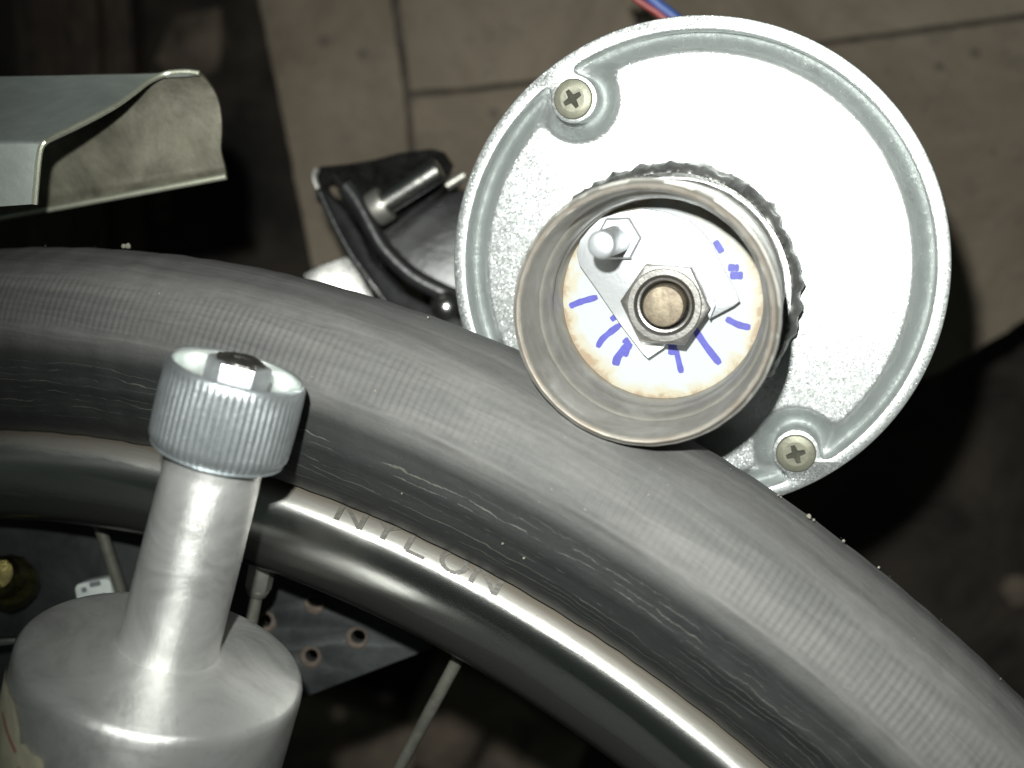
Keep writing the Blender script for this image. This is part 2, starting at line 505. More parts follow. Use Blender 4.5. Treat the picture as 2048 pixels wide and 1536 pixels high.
def uvset(o, fn):
    """per-vertex uv from the vertex's local position"""
    me = o.data
    l = me.uv_layers.new(name='UVMap') if not me.uv_layers else me.uv_layers[0]
    uv = [fn(v.co) for v in me.vertices]
    for lp in me.loops:
        l.data[lp.index].uv = uv[lp.vertex_index]

# ------------------------------------------------------------------ the ground
FD = H                                              # depth of the paving below the camera
JZ = -0.008
gm = MB()
gn = 90
gs = 2.6
PITZ = -0.22
def gz(x, y):
    return PITZ + 0.020 * noise.fractal(Vector((x * 9, y * 9, 1.3)), 0.9, 2.1, 5) + 0.03 * noise.noise(Vector((x * 2.2, y * 2.2, 4.0)))
vs, fs = [], []
for i in range(gn + 1):
    for j in range(gn + 1):
        x = -gs / 2 + gs * i / gn; y = -gs / 2 + gs * j / gn
        vs.append(V(x, y, gz(x, y)))
for i in range(gn):
    for j in range(gn):
        a = i * (gn + 1) + j
        fs.append((a, a + gn + 1, a + gn + 2, a + 1))
gm.add(vs, fs)
g = build('ground', gm, M['soil'], origin=(0, 0, 0)); g['kind'] = 'structure'
g['label'] = 'dark bare soil in the hollow below the paving'

tiles = [
    [(470, -250), (762, -250), (788, 40), (809, 186), (818, 300), (852, 640), (830, 720), (660, 720), (628, 560), (577, 300), (520, 20)],
    [(772, -250), (1500, -250), (2420, -250), (2420, -22), (2048, 26), (1640, 82), (1300, 126), (1050, 160), (930, 175), (819, 181), (800, 40)],
    [(820, 191), (930, 182), (1050, 168), (1300, 134), (1640, 90), (2048, 34), (2420, -12), (2420, 440), (2100, 612), (1890, 745), (1500, 860), (866, 730), (861, 640), (827, 300)],
]
slab = [(470, -252), (2420, -252), (2420, 438), (2098, 610), (1888, 742), (1500, 856), (860, 728), (662, 718), (630, 560), (579, 300), (522, 20)]
pav = outline([flat([at(x, y, FD) for x, y in slab], V(0, 0, 0), V(1, 0, 0), V(0, 1, 0))], V(0, 0, 0), V(1, 0, 0), V(0, 1, 0), V(0, 0, 1), -0.20, JZ)
pavo = build('pavement', pav, M['joint'], origin=(0, 0, 0)); pavo['kind'] = 'structure'
pavo['label'] = 'pale concrete paving with dark dirty joints behind the motor'
for k, tl in enumerate(tiles):
    # roughen the outline a little so that the joints are not ruled lines
    pts = []
    for (p, q) in zip(tl, tl[1:] + tl[:1]):
        n = max(1, int(math.hypot(q[0] - p[0], q[1] - p[1]) / 18))
        for s in range(n):
            x = p[0] + (q[0] - p[0]) * s / n; y = p[1] + (q[1] - p[1]) * s / n
            w_ = 2.6 * noise.noise(Vector((x * 0.03, y * 0.03, k * 7.0))) + 1.3 * noise.noise(Vector((x * 0.11, y * 0.11, k * 3.0)))
            pts.append((x + w_, y + 0.8 * w_))
    mb = outline([flat([at(x, y, FD) for x, y in pts], V(0, 0, 0), V(1, 0, 0), V(0, 1, 0))], V(0, 0, 0), V(1, 0, 0), V(0, 1, 0), V(0, 0, 1), JZ + 0.001, 0.0 - 0.0012 * k, 0.0015)
    build('paving_slab', mb, M['concrete'], pavo, smooth=30)

# rubble in the hollow: stones too many and too dim to name singly
sm = MB()
for k in range(150):
    x, y = rnd.uniform(-0.75, 0.75), rnd.uniform(-0.75, 0.35)
    r = rnd.uniform(0.006, 0.026)
    bm = bmesh.new(); bmesh.ops.create_icosphere(bm, subdivisions=1, radius=r)
    sh = Matrix.Rotation(rnd.uniform(0, 6), 3, 'Z')
    vs = []
    for v_ in bm.verts:
        p = v_.co * (1 + 0.5 * noise.noise(v_.co * 60 + Vector((k, 0, 0))))
        p = sh @ Vector((p.x * 1.2, p.y, p.z * 0.6))
        vs.append(p + V(x, y, gz(x, y) + r * 0.2))
    bm.verts.index_update()
    sm.add(vs, [tuple(q.index for q in f_.verts) for f_ in bm.faces]); bm.free()
so = build('rubble', sm, M['stone'], smooth=0, origin=(0, 0, PITZ)); so['kind'] = 'stuff'; so['label'] = 'scattered brown stones lying on the dark soil'

# broken bricks seen dimly between the spokes
for k, (px, py, ang, lab) in enumerate([(985, 1490, 0.55, 'broken brown brick on the soil seen right of the long bare spoke'),
                                        (660, 1500, 0.25, 'broken brown brick on the soil between the silver drum and the bare spoke')]):
    c = at(px, py, FD - PITZ - 0.03)
    b = MB()
    ex = V(math.cos(ang), -math.sin(ang), 0); ey = V(math.sin(ang), math.cos(ang), 0)
    ol = [(-.055, -.034), (.045, -.036), (.058, -.012), (.05, .034), (-.02, .037), (-.06, .03)]
    b = outline([ol], c, ex, ey, V(0, 0, 1), -0.035, 0.012 + 0.005 * k, 0.003)
    tag(build('broken_brick', b, M['stone'], smooth=30, origin=c), lab, 'brick', 'broken bricks on the soil')

# dark boards standing on edge at the far left
def plank(pix, lab, k):
    p = [at(x, y, d) for x, y, d in pix]
    n = (p[1] - p[0]).cross(p[3] - p[0]).normalized()
    if n.z < 0: n = -n
    mb = MB()
    m_ = 12
    top = []
    for i in range(m_ + 1):
        a, b_ = p[0].lerp(p[3], i / m_), p[1].lerp(p[2], i / m_)
        for j in range(7):
            top.append(a.lerp(b_, j / 6) + n * 0.0015 * noise.noise(Vector((j * 0.9, i * 0.15, k))))
    N_ = len(top)
    fs = []
    for i in range(m_):
        for j in range(6):
            a = i * 7 + j
            fs.append((a, a + 1, a + 8, a + 7)); fs.append((a + N_, a + 7 + N_, a + 8 + N_, a + 1 + N_))
    rim = [j for j in range(7)] + [i * 7 + 6 for i in range(1, m_ + 1)] + [m_ * 7 + j for j in range(5, -1, -1)] + [i * 7 for i in range(m_ - 1, 0, -1)]
    for a, b_ in zip(rim, rim[1:] + rim[:1]):
        fs.append((a, b_, b_ + N_, a + N_))
    mb.add(top + [q - n * 0.018 for q in top], fs)
    tag(build('board', mb, M['wood'], smooth=35), lab, 'board', 'dark boards at the far left')
plank([(20, -140, 0.62), (185, -140, 0.62), (215, 520, 0.66), (60, 520, 0.66)], 'dark brown wooden board at far upper left, left one of the pair', 1.0)
plank([(192, -140, 0.628), (250, -140, 0.628), (290, 520, 0.668), (222, 520, 0.668)], 'narrow dark brown board right beside the wider board', 2.0)

# ------------------------------------------------------------------ where the motor and its drive roller stand
MN = V(-0.30, -0.235, 1.0).normalized()
MN, ME, MG = basis(MN)
MC = at(1374, 548, 0.262)
MR = 0.0588
def plane_m(x, y, h):
    return on_plane(x, y, MC + MN * h, MN)
RS, LF = 0.0272, 0.0460                             # drive roller: radius and length
RC0 = plane_m(1343, 582, 0.0)
RN = (plane_m(1284, 632, LF) - RC0).normalized()

# ------------------------------------------------------------------ the wheel
WN, WE, WG = basis(V(-0.34, -0.262, 1.0))
WC = V(-0.1063, -0.2894, H - 0.3610)
WR, TA = 0.335, 0.0245
RC = WR - TA
wheel = thing('bicycle_wheel', 'old bicycle wheel with dusty worn black tyre and pitted chrome rim', 'wheel', WC)

def er(phi):
    return math.cos(phi) * WE + math.sin(phi) * WG

PH0, PH1 = R_(22), R_(132)
rib_step = R_(0.30)
SUB = 5
fine = np.arange(PH0, PH1, rib_step / SUB)
coarse = np.linspace(PH1, PH0 + 2 * PI, 118)[:-1]
phis = np.concatenate([fine, coarse])
ts = np.radians(np.concatenate([np.linspace(-150, -45, 22)[:-1], np.linspace(-45, 75, 90)[:-1], np.linspace(75, 152, 40)]))
nph, nt = len(phis), len(ts)
PHI, T = np.meshgrid(phis, ts, indexing='ij')
def nz1(ph, s, seed):
    return np.array([noise.noise(Vector((math.cos(p) * s, math.sin(p) * s, seed))) for p in ph])
TD = np.degrees(T)
ss = lambda a, b, x: (lambda q: q * q * (3 - 2 * q))(np.clip((x - a) / (b - a), 0, 1))
aT = np.abs(TD)
rib_lo = 35 + 5 * nz1(phis, 30, 1.0)[:, None]
win = ss(rib_lo, rib_lo + 9, aT) * (1 - ss(66, 70, aT))
k_fine = (np.arange(nph) % SUB) / SUB
ribwave = 0.5 + 0.5 * np.cos(2 * PI * k_fine)[:, None]
ribamp = ((0.00013 + 0.00011 * nz1(phis, 22, 5.0)) * (1 - 0.55 * ss(R_(80), R_(100), phis)))[:, None]
isf = (np.arange(nph) < len(fine))[:, None]
dr = -ribamp * 1.25 * ribwave * win * isf
dr += -0.0008 * (1 - ss(12, 30, aT))                                        # crown worn flat by the roller
bump_line = (0.00055 + 0.0006 * np.clip(nz1(phis, 26, 9.0), -0.6, 1))[:, None]
dr += bump_line * np.exp(-((aT - 71) / 2.2) ** 2)                           # raised moulding line under the ribs
dr += 0.0004 * np.exp(-((aT - 100) / 4.0) ** 2)
dr += -0.0006 * ss(73, 88, aT) * (1 - ss(108, 125, aT))
dr += (0.00022 * nz1(phis, 60, 2.0))[:, None] * (1 - win)
rad = TA + dr
cosT, sinT = np.cos(T), np.sin(T)
er_ = np.cos(phis)[:, None] * np.array(WE)[None] + np.sin(phis)[:, None] * np.array(WG)[None]
P = (RC + rad * cosT)[..., None] * er_[:, None, :] + (rad * sinT)[..., None] * np.array(WN)[None, None]
# the roller presses a dent into the rubber
_w = P + np.array(WC) - np.array(RC0)
_h = _w @ np.array(RN)
_rv = _w - _h[..., None] * np.array(RN)
_rl = np.linalg.norm(_rv, axis=-1)
_need = RS * 1.006 + 0.0002 - 0.004 * ss(LF - 0.0005, LF + 0.0045, _h) * 0 
_push = np.clip(_need - _rl, 0, None) * (1 - ss(LF + 0.0005, LF + 0.007, _h)) * ss(-0.012, -0.004, _h)
_sink = 0.0009 * np.exp(-((np.clip(_rl - _need, 0, None)) / 0.005) ** 2) * (_push == 0) * (1 - ss(LF, LF + 0.008, _h)) * ss(-0.012, -0.004, _h)
P = P + _rv / np.maximum(_rl, 1e-6)[..., None] * (_push + _sink)[..., None]
idx = np.arange(nph * nt).reshape(nph, nt)
nx = np.roll(idx, -1, axis=0)
quads = np.stack([idx[:, :-1], nx[:, :-1], nx[:, 1:], idx[:, 1:]], -1).reshape(-1, 4)
me = bpy.data.meshes.new('tyre')
me.from_pydata(P.reshape(-1, 3).tolist(), [], quads.tolist())
l = me.uv_layers.new(name='UVMap')
uvv = np.stack([np.broadcast_to((PHI * WR), T.shape), TD / 180.0], -1).reshape(-1, 2)
vi = np.empty(len(me.loops), dtype=np.int32); me.loops.foreach_get('vertex_index', vi)
l.data.foreach_set('uv', uvv[vi].astype(np.float32).ravel())
me.polygons.foreach_set('use_smooth', [True] * len(me.polygons))
me.update()
tyre = _link('tyre', me, M['rubber'], wheel)

# chrome rim
half = spline([(.2902, .0050), (.2898, .0070), (.2890, .0088), (.2878, .0106), (.2863, .0122), (.2843, .01375), (.2815, .0150), (.2780, .0157), (.2740, .0159), (.2700, .0154), (.2668, .0140), (.2643, .0112), (.2630, .0075), (.2625, 0.0)], 44)
prof = half + [(r, -h) for r, h in half[-2::-1]]
prof_closed = prof + [(.284, -.0085), (.2825, 0.0), (.284, .0085)]
rphis = np.concatenate([np.arange(PH0, PH1, R_(0.35)), np.linspace(PH1, PH0 + 2 * PI, 90)[:-1]])
vs, fs, uvs = [], [], []
m = len(prof_closed)
for p in rphis:
    e_ = er(p)
    wob = 0.00012 * noise.noise(Vector((math.cos(p) * 25, math.sin(p) * 25, 0.3)))
    for k, (r, h) in enumerate(prof_closed):
        vs.append(e_ * (r + wob) + WN * (h + wob))
        s_ = k / 43 if k <= 43 else max(0, (86 - k) / 43)
        uvs.append((p * 0.28, s_))
n_ = len(rphis)
for i in range(n_):
    j = (i + 1) % n_
    for k in range(m):
        k2 = (k + 1) % m
        fs.append((i * m + k, j * m + k, j * m + k2, i * m + k2))
me = bpy.data.meshes.new('rim')
me.from_pydata([tuple(v_) for v_ in vs], [], fs)
l = me.uv_layers.new(name='UVMap')
vi = np.empty(len(me.loops), dtype=np.int32); me.loops.foreach_get('vertex_index', vi)
l.data.foreach_set('uv', np.array(uvs, dtype=np.float32)[vi].ravel())
me.polygons.foreach_set('use_smooth', [True] * len(me.polygons))
me.update()
rim = _link('rim', me, M['chrome'], wheel)

# reflection of the tyre's word in the chrome, built as dark letters on the rim
def rim_point(phi, s, lift):
    """s: 0 at the bead .. 1 down the rim's face"""
    u = s * 43
    k = min(max(int(u), 0), 42)
    a, b = half[k], half[k + 1]
    r, h = a[0] + (b[0] - a[0]) * (u - k), a[1] + (b[1] - a[1]) * (u - k)
    tr, th_ = b[0] - a[0], b[1] - a[1]
    q = math.hypot(tr, th_)
    nr, nh = -th_ / q, tr / q                       # outward normal of the profile
    if nh < 0: nr, nh = -nr, -nh
    return WC + er(phi) * (r + nr * lift) + WN * (h + nh * lift)
def phi_of(px, py):
    p = on_plane(px, py, WC + WN * 0.012, WN) - WC
    return math.atan2(p.dot(WG), p.dot(WE))
glyphs = {'N': [[(0, 0), (0, 1)], [(0, 1), (.7, 0)], [(.7, 0), (.7, 1)]], 'Y': [[(0, 1), (.36, .5)], [(.72, 1), (.36, .5)], [(.36, .5), (.36, 0)]],
          'L': [[(0, 1), (0, 0)], [(0, 0), (.55, 0)]],
          'O': [[(.35 + .35 * math.cos(a), .5 + .5 * math.sin(a)), (.35 + .35 * math.cos(a + PI / 6), .5 + .5 * math.sin(a + PI / 6))] for a in [k * PI / 6 for k in range(12)]]}
for ch, (px, py) in zip('NYLON', [(688, 985), (757, 1020), (828, 1058), (893, 1090), (958, 1128)]):
    f0 = phi_of(px, py)
    lm = MB()
    for (x0, y0), (x1, y1) in glyphs[ch]:
        hl, wl = 0.155, R_(1.75)                   # letter height down the profile, width round the wheel
        n = 4
        dx, dy = (x1 - x0), (y1 - y0); q = math.hypot(dx, dy); ox, oy = -dy / q * 0.075, dx / q * 0.075
        vs = []
        for k in range(n + 1):
            x = x0 + dx * k / n; y = y0 + dy * k / n
            for sg in (-1, 1):
                for lift in (-0.0002, 0.00035):
                    X, Y = x + sg * ox, y + sg * oy
                    vs.append(rim_point(f0 - X * wl, 0.355 - Y * hl, lift))
        fs = []
        for k in range(n):
            a = k * 4
            fs += [(a + 1, a + 3, a + 7, a + 5), (a, a + 1, a + 5, a + 4), (a + 2, a + 6, a + 7, a + 3), (a, a + 4, a + 6, a + 2)]
        fs += [(0, 2, 3, 1), (n * 4, n * 4 + 1, n * 4 + 3, n * 4 + 2)]
        lm.add(vs, fs)
    build('letter', lm, M['letters'], tyre, smooth=0)

# spokes: (pixel at the rim, pixel on its line further in, which flange, nipple colour)
for (ax, ay), (bx, by), side in [((186, 1040), (241, 1205), -1), ((534, 1108), (503, 1262), 1), ((926, 1302), (803, 1530), -1)]:
    p = on_plane(ax, ay, WC, WN)
    dirp = ((bx - ax), (by - ay))
    k = (2380 - ay) / dirp[1]
    q = on_plane(ax + dirp[0] * k, 2380, WC + WN * 0.02 * side, WN)
    rp = (p - WC).length
    d = (p - WC)
    d = d - WN * d.dot(WN)
    p = WC + d.normalized() * 0.2632 + WN * 0.001 * side
    sp_ = MB().tube(p, q, 0.00165, seg=12)
    so_ = build('spoke', sp_, M['spoke'], wheel)
    u = (q - p).normalized()
    nm = MB()
    if (ax, ay) in ((534, 1108),):
        nm.tube(p - u * 0.002, p + u * 0.0105, 0.0036, 0.0034, seg=6)
        nm.tube(p + u * 0.0105, p + u * 0.0125, 0.0032, 0.0024, seg=12)
    else:
        nm.tube(p - u * 0.002, p + u * 0.004, 0.0026, 0.0024, seg=12)
    build('nipple', nm, M['dullsteel'], so_, smooth=30, bevel=0.0003)

# hub, below the picture: the spokes run to it
hm = MB().lathe([(0.0, 0.034), (0.006, 0.034), (0.010, 0.030), (0.026, 0.024), (0.026, 0.021), (0.014, 0.018), (0.013, 0), (0.014, -0.018), (0.026, -0.021), (0.026, -0.024), (0.010, -0.030), (0.0, -0.034)], WC, WN, 48)
build('hub', hm, M['dullsteel'], wheel)

# crumbs of dirt on the tyre
gr = MB()
def crumb(phi, t, r):
    c = WC + er(phi) * (RC + (TA + r * 0.3) * math.cos(t)) + WN * ((TA + r * 0.3) * math.sin(t))
    bm = bmesh.new(); bmesh.ops.create_icosphere(bm, subdivisions=1, radius=r)
    q = [c + v_.co * (1 + 0.7 * noise.noise(v_.co * 900 + c * 300)) for v_ in bm.verts]
    bm.verts.index_update()
    gr.add(q, [tuple(v_.index for v_ in f_.verts) for f_ in bm.faces]); bm.free()
def tread_phi_t(px, py, d0=0.33):
    best = None
    for k in range(60):
        p = at(px, py, 0.24 + 0.004 * k) - WC
        h = p.dot(WN); rr = (p - WN * h)
        ph = math.atan2(rr.dot(WG), rr.dot(WE)); rl = rr.length
        e = math.hypot(rl - RC, h) - TA
        if best is None or (e < 0 and best[0] > 0): best = (e, ph, math.atan2(h, rl - RC))
        if e < 0: break
        best = (e, ph, math.atan2(h, rl - RC))
    return best[1], best[2]
for px, py, r in [(1579, 1081, .0009), (1590, 1087, .0005), (1540, 1012, .0006), (1546, 1015, .0005), (1574, 1092, .0004), (1636, 1143, .0007), (1628, 1150, .0005), (252, 493, .0019), (256, 496, .0013), (247, 495, .0010), (1040, 1038, .0006), (1085, 1060, .0004), (1700, 1200, .0004), (816, 972, .0005)]:
    ph, t = tread_phi_t(px, py)
    crumb(ph, t, r * 0.55)
for k in range(70):
    crumb(R_(rnd.uniform(38, 118)), R_(rnd.uniform(-20, 70)), 0.00005 + 0.00022 * rnd.random() ** 3)
go = build('grit', gr, M['grit'], smooth=0, origin=at(1200, 900, .33)); go['kind'] = 'stuff'; go['label'] = 'pale crumbs of grit stuck to the dusty tyre'

# ------------------------------------------------------------------ the motor that drives the tyre
motor = thing('friction_drive_motor', 'silver painted motor with steel drive roller pressing on the tyre', 'motor', MC)
def mxy(p):
    d = p - MC
    return (d.dot(ME), d.dot(MG))

boss = [mxy(plane_m(1147, 198, 0)), mxy(plane_m(1592, 906, 0))]
RIN, BR, KK = MR * 0.948, 0.0056, 0.0034
def smax(a, b, k):
    h = max(k - abs(a - b), 0) / k
    return max(a, b) + h * h * k / 4
def sdf(x, y):
    v_ = math.hypot(x, y) - RIN
    for bx, by in boss:
        v_ = smax(v_, BR - math.hypot(x - bx, y - by), KK)
    return v_
def grad(x, y, e=2e-5):
    return ((sdf(x + e, y) - sdf(x - e, y)) / (2 * e), (sdf(x, y + e) - sdf(x, y - e)) / (2 * e))
inner = []
x, y = RIN, 0.0
_tot = 0.0
for _ in range(4000):
    for _k in range(4):
        gx, gy = grad(x, y); q = max(gx * gx + gy * gy, 0.05); v_ = sdf(x, y)
        x -= gx * v_ / q; y -= gy * v_ / q
    inner.append((x, y))
    gx, gy = grad(x, y); q = math.hypot(gx, gy) or 1.0
    x, y = x - gy / q * 0.00045, y + gx / q * 0.00045
    if len(inner) > 60 and math.hypot(x - inner[0][0], y - inner[0][1]) < 0.0005:
        break
NA = 720
outer = [(MR * math.cos(2 * PI * i / 360), MR * math.sin(2 * PI * i / 360)) for i in range(360)]
hs = outline([outer, inner], MC, ME, MG, MN, -0.010, 0.0, 0.0004)
hs.lathe([(MR - 0.0002, -0.0058), (MR - 0.0004, -0.030), (MR - 0.004, -0.034), (MR - 0.006, -0.060), (MR * 0.5, -0.064), (0.0, -0.064)], MC, MN, 160)
build('housing', hs, M['paint'], motor, smooth=35)

# recessed face: flat, sinking into a soft groove along the raised rim
pm = MB()
NRr = 64
vs, fs = [], []
for i in range(NA):
    a = 2 * PI * i / NA
    for k in range(NRr):
        t = k / (NRr - 1)
        r = 0.012 + (RIN + 0.0003 - 0.012) * (1 - (1 - t) ** 1.3)
        x, y = r * math.cos(a), r * math.sin(a)
        dd = -sdf(x, y)
        h = -0.0030 - 0.0058 * (1 - smoothstep(-0.0004, 0.0052, dd))
        h += 0.00008 * noise.noise(Vector((x * 90, y * 90, 1)))
        vs.append(MC + ME * x + MG * y + MN * h)
for i in range(NA):
    j = (i + 1) % NA
    for k in range(NRr - 1):
        fs.append((i * NRr + k, j * NRr + k, j * NRr + k + 1, i * NRr + k + 1))
pm.add(vs, fs)
build('face_plate', pm, M['paint'], motor, smooth=60)

# two cross-head screws
for k, (px, py, rot) in enumerate([(1147, 198, 0.5), (1592, 906, 0.32)]):
    c = plane_m(px, py, 0.0)
    sm_ = MB().lathe([(0.0047, -0.002), (0.0047, 0.0003), (0.0044, 0.0008), (0.0036, 0.0011), (0.0028, 0.0012)], c, MN, 48)
    # head top with a recessed cross
    cr = []
    wv, lv = 0.00062, 0.0023
    for q in range(4):
        a = rot + q * PI / 2
        ca, sa = math.cos(a), math.sin(a)
        for (u_, v_) in ((wv * 1.2, -wv * 1.2), (lv, -wv * 0.8), (lv, wv * 0.8), (wv * 1.2, wv * 1.2)):
            cr.append((u_ * ca - v_ * sa, u_ * sa + v_ * ca))
    cr = [p for i_, p in enumerate(cr) if i_ == 0 or math.hypot(p[0] - cr[i_ - 1][0], p[1] - cr[i_ - 1][1]) > 1e-6]
    if math.hypot(cr[0][0] - cr[-1][0], cr[0][1] - cr[-1][1]) < 1e-6: cr.pop()
    ring_ = [(0.0029 * math.cos(2 * PI * i / 48), 0.0029 * math.sin(2 * PI * i / 48)) for i in range(48)]
    top = outline([ring_, cr], c, ME, MG, MN, 0.0005, 0.00121)
    sm_.add(top.v, top.f)
    sc = build('screw', sm_, M['screw'], motor, smooth=30)
    rc = MB().lathe([(0.0, 0.00010), (0.0009, 0.00012), (0.0026, 0.00045)], c, MN, 24)
    build('cross_recess', rc, M['slot'], sc)
    if k == 0: sc['label'] = 'oily yellowish screw at the upper left of the motor rim'

# the drive roller: a bored steel tube welded to the face
_rn, RE, RG = basis(RN)
def plane_r(x, y, h):
    return on_plane(x, y, RC0 + RN * h, RN)
def lathe_r(prof, seg=128, **kw):
    return MB().lathe(prof, RC0, RN, seg, **kw)
rough_edge = lambda an, k, r, h: 0.00010 * noise.noise(Vector((math.cos(an) * 9, math.sin(an) * 9, k * 0.3)))
ro = lathe_r([(RS * 0.97, -0.002), (RS * 0.972, LF - .022), (RS * 0.985, LF - .0195), (RS * 0.99, LF - .005), (RS * 0.994, LF - .0042), (RS, LF - .0038), (RS * 1.003, LF - .002), (RS * 0.997, LF - .0013),
              (RS * 0.975, LF - .0011), (RS * 0.968, LF - .0006), (RS * 0.964, LF), (RS * 0.930, LF), (RS * 0.920, LF - 0.0006), (RS * 0.905, LF - 0.0016), (RS * 0.902, LF - 0.0125), (RS * 0.893, LF - 0.0128), (RS * 0.876, LF - 0.0131), (RS * 0.868, LF - 0.0140), (RS * 0.850, LF - 0.0150), (RS * 0.838, LF - 0.0190), (RS * 0.848, LF - 0.0194), (RS * 0.848, LF - 0.0204), (RS * 0.834, LF - 0.0208), (RS * 0.825, 0.0180)], 192, rmod=rough_edge)
roller = build('drive_roller', ro, M['steel'], motor, smooth=50)
lip = lathe_r([(RS * 0.9685, LF - 0.0004), (RS * 0.966, LF + 0.0002), (RS * 0.950, LF + 0.0005), (RS * 0.932, LF + 0.0002), (RS * 0.922, LF - 0.0008)], 192, rmod=rough_edge)
build('roller_lip', lip, M['steel_lip'], roller, smooth=60)

# base collar with a lumpy weld
cm = MB()
seg, rows = 240, 18
vs, fs = [], []
for i in range(seg):
    an = 2 * PI * i / seg
    d = math.cos(an) * RE + math.sin(an) * RG
    flatcut = max(0.0, 0.0022 * math.cos(an - R_(138)) ** 15) if math.cos(an - R_(138)) > 0 else 0
    for k in range(rows):
        t = k / (rows - 1) * PI
        rr = RS + 0.0008 + flatcut * 0.8 + (0.0024 + 0.0012 * noise.noise(Vector((math.cos(an) * 11, math.sin(an) * 11, 2 + k * 0.10))) + 0.0006 * noise.noise(Vector((math.cos(an) * 26, math.sin(an) * 26, k * 0.4)))) * math.sin(t)
        h = -0.0035 + (0.0052 + 0.0009 * noise.noise(Vector((math.cos(an) * 14, math.sin(an) * 14, 8)))) * (1 - math.cos(t))
        vs.append(RC0 + d * rr + RN * h)
for i in range(seg):
    j = (i + 1) % seg
    for k in range(rows - 1):
        fs.append((i * rows + k, j * rows + k, j * rows + k + 1, i * rows + k + 1))
cm.add(vs, fs)
build('weld_bead', cm, M['weld'], roller, smooth=60)

# white marked card inside the bore
LB = 0.0185
dm = MB()
seg, rows = 96, 8
vs, fs = [RC0 + RN * LB], []
for i in range(seg):
    an = 2 * PI * i / seg
    for k in range(1, rows + 1):
        vs.append(RC0 + RN * LB + (math.cos(an) * RE + math.sin(an) * RG) * (RS * 0.835 * k / rows))
for i in range(seg):
    j = (i + 1) % seg
    fs.append((0, 1 + i * rows, 1 + j * rows))
    for k in range(rows - 1):
        fs.append((1 + i * rows + k, 1 + i * rows + k + 1, 1 + j * rows + k + 1, 1 + j * rows + k))
dm.add(vs, fs)
dial = build('dial_card', dm, M['dial'], motor)
_dc = MC - origin_of(dial)
uvset(dial, lambda co: (((co - (RC0 + RN * LB - origin_of(dial))).length) / (RS * 0.835), 0.0))

KW = 1.25
marks = [([(1139, 613), (1160, 604), (1195, 594)], 10), ([(1222, 640), (1232, 632)], 9), ([(1195, 695), (1203, 680), (1217, 667), (1242, 648)], 10),
         ([(1231, 731), (1237, 712), (1262, 686)], 13), ([(1249, 713), (1256, 690), (1248, 678)], 11), ([(1344, 676), (1346, 710)], 15), ([(1352, 700), (1363, 746)], 9.5),
         ([(1386, 653), (1412, 692), (1440, 728)], 11), ([(1452, 637), (1478, 650), (1501, 655)], 10), ([(1430, 482), (1444, 505)], 10), ([(1456, 535), (1478, 536)], 11), ([(1460, 551), (1486, 551)], 12)]
for k, (pl, wd) in enumerate(marks):
    mm = MB()
    P3 = [plane_r(x, y, LB + 0.00012 + 0.00002 * (k % 3)) for x, y in pl]
    P3 = [Vector(p) for p in spline(P3, 9)]
    hw = KW * wd / 2 / F * 0.25
    vs = []
    for i, p in enumerate(P3):
        t = (P3[min(i + 1, 8)] - P3[max(i - 1, 0)]).normalized()
        s_ = t.cross(RN).normalized()
        ww = hw * (0.62 if i in (0, 8) else 1.0) * (1 + 0.2 * noise.noise(Vector((i * 0.9, k * 3.1, 0))))
        vs += [p - s_ * ww, p + s_ * ww]
    mm.add(vs, [(2 * i, 2 * i + 1, 2 * i + 3, 2 * i + 2) for i in range(8)])
    build('ink_mark', mm, M['ink'], dial, smooth=0)

# zinc latch plate with pin, nut and shaft
LP = 0.0230
lat = [(1153, 505), (1160, 480), (1180, 455), (1200, 437), (1240, 424), (1285, 417), (1330, 424), (1378, 442), (1402, 462), (1425, 492), (1450, 545), (1471, 583), (1479, 603), (1468, 612), (1421, 637), (1412, 622), (1392, 600), (1360, 640), (1318, 672),
       (1331, 688), (1327, 696), (1296, 717), (1286, 708), (1240, 648), (1190, 575), (1158, 530)]
lp3 = [plane_r(x, y, LP) for x, y in lat]
lm = outline([[((p - RC0).dot(RE), (p - RC0).dot(RG)) for p in lp3]], RC0, RE, RG, RN, LP - 0.0011, LP, 0.00025)
latch = build('latch_plate', lm, M['zinc'], motor, smooth=30)
# folded tab at its lower right
tb = [plane_r(x, y, LP + 0.0002) for x, y in [(1405, 600), (1421, 637), (1432, 610), (1428, 588)]]
tm = MB(); q_ = [p + RN * 0.0022 for p in tb]
tm.add(tb + q_, [(4, 5, 6, 7), (0, 1, 5, 4), (1, 2, 6, 5), (2, 3, 7, 6), (3, 0, 4, 7)])
build('folded_tab', tm, M['zinc'], latch, smooth=0, bevel=0.0003)
pc = plane_r(1240, 476, LP)
pinm = MB().lathe([(0.0031, -0.0005), (0.0029, 0.0212), (0.0027, 0.0219), (0.0023, 0.0222), (0.0, 0.0222)], pc, RN, 40)
pin = build('pin', pinm, M['zinc'], motor, smooth=40)
nb = MB().lathe([(0.0052, -0.0004), (0.0052, 0.0020), (0.0046, 0.0026), (0.0, 0.0026)], pc, RN, 6)
build('pin_nut', nb, M['zinc'], pin, smooth=0)
nc = plane_r(1336, 604, LP)
hexr = 0.0097
hexp = [(hexr * math.cos(R_(-6) + i * PI / 3), hexr * math.sin(R_(-6) + i * PI / 3)) for i in range(6)]
hole = [(0.0052 * math.cos(2 * PI * i / 40), 0.0052 * math.sin(2 * PI * i / 40)) for i in range(40)]
hm_ = outline([hexp, hole], nc, RE, RG, RN, -0.0002, 0.0058, 0.0005)
hm_.lathe([(0.0080, 0.0057), (0.0078, 0.0064), (0.0066, 0.0064), (0.0056, 0.0056), (0.0050, 0.0046), (0.0047, 0.0030)], nc, RN, 48)
build('hex_nut', hm_, M['nut'], motor, smooth=30)
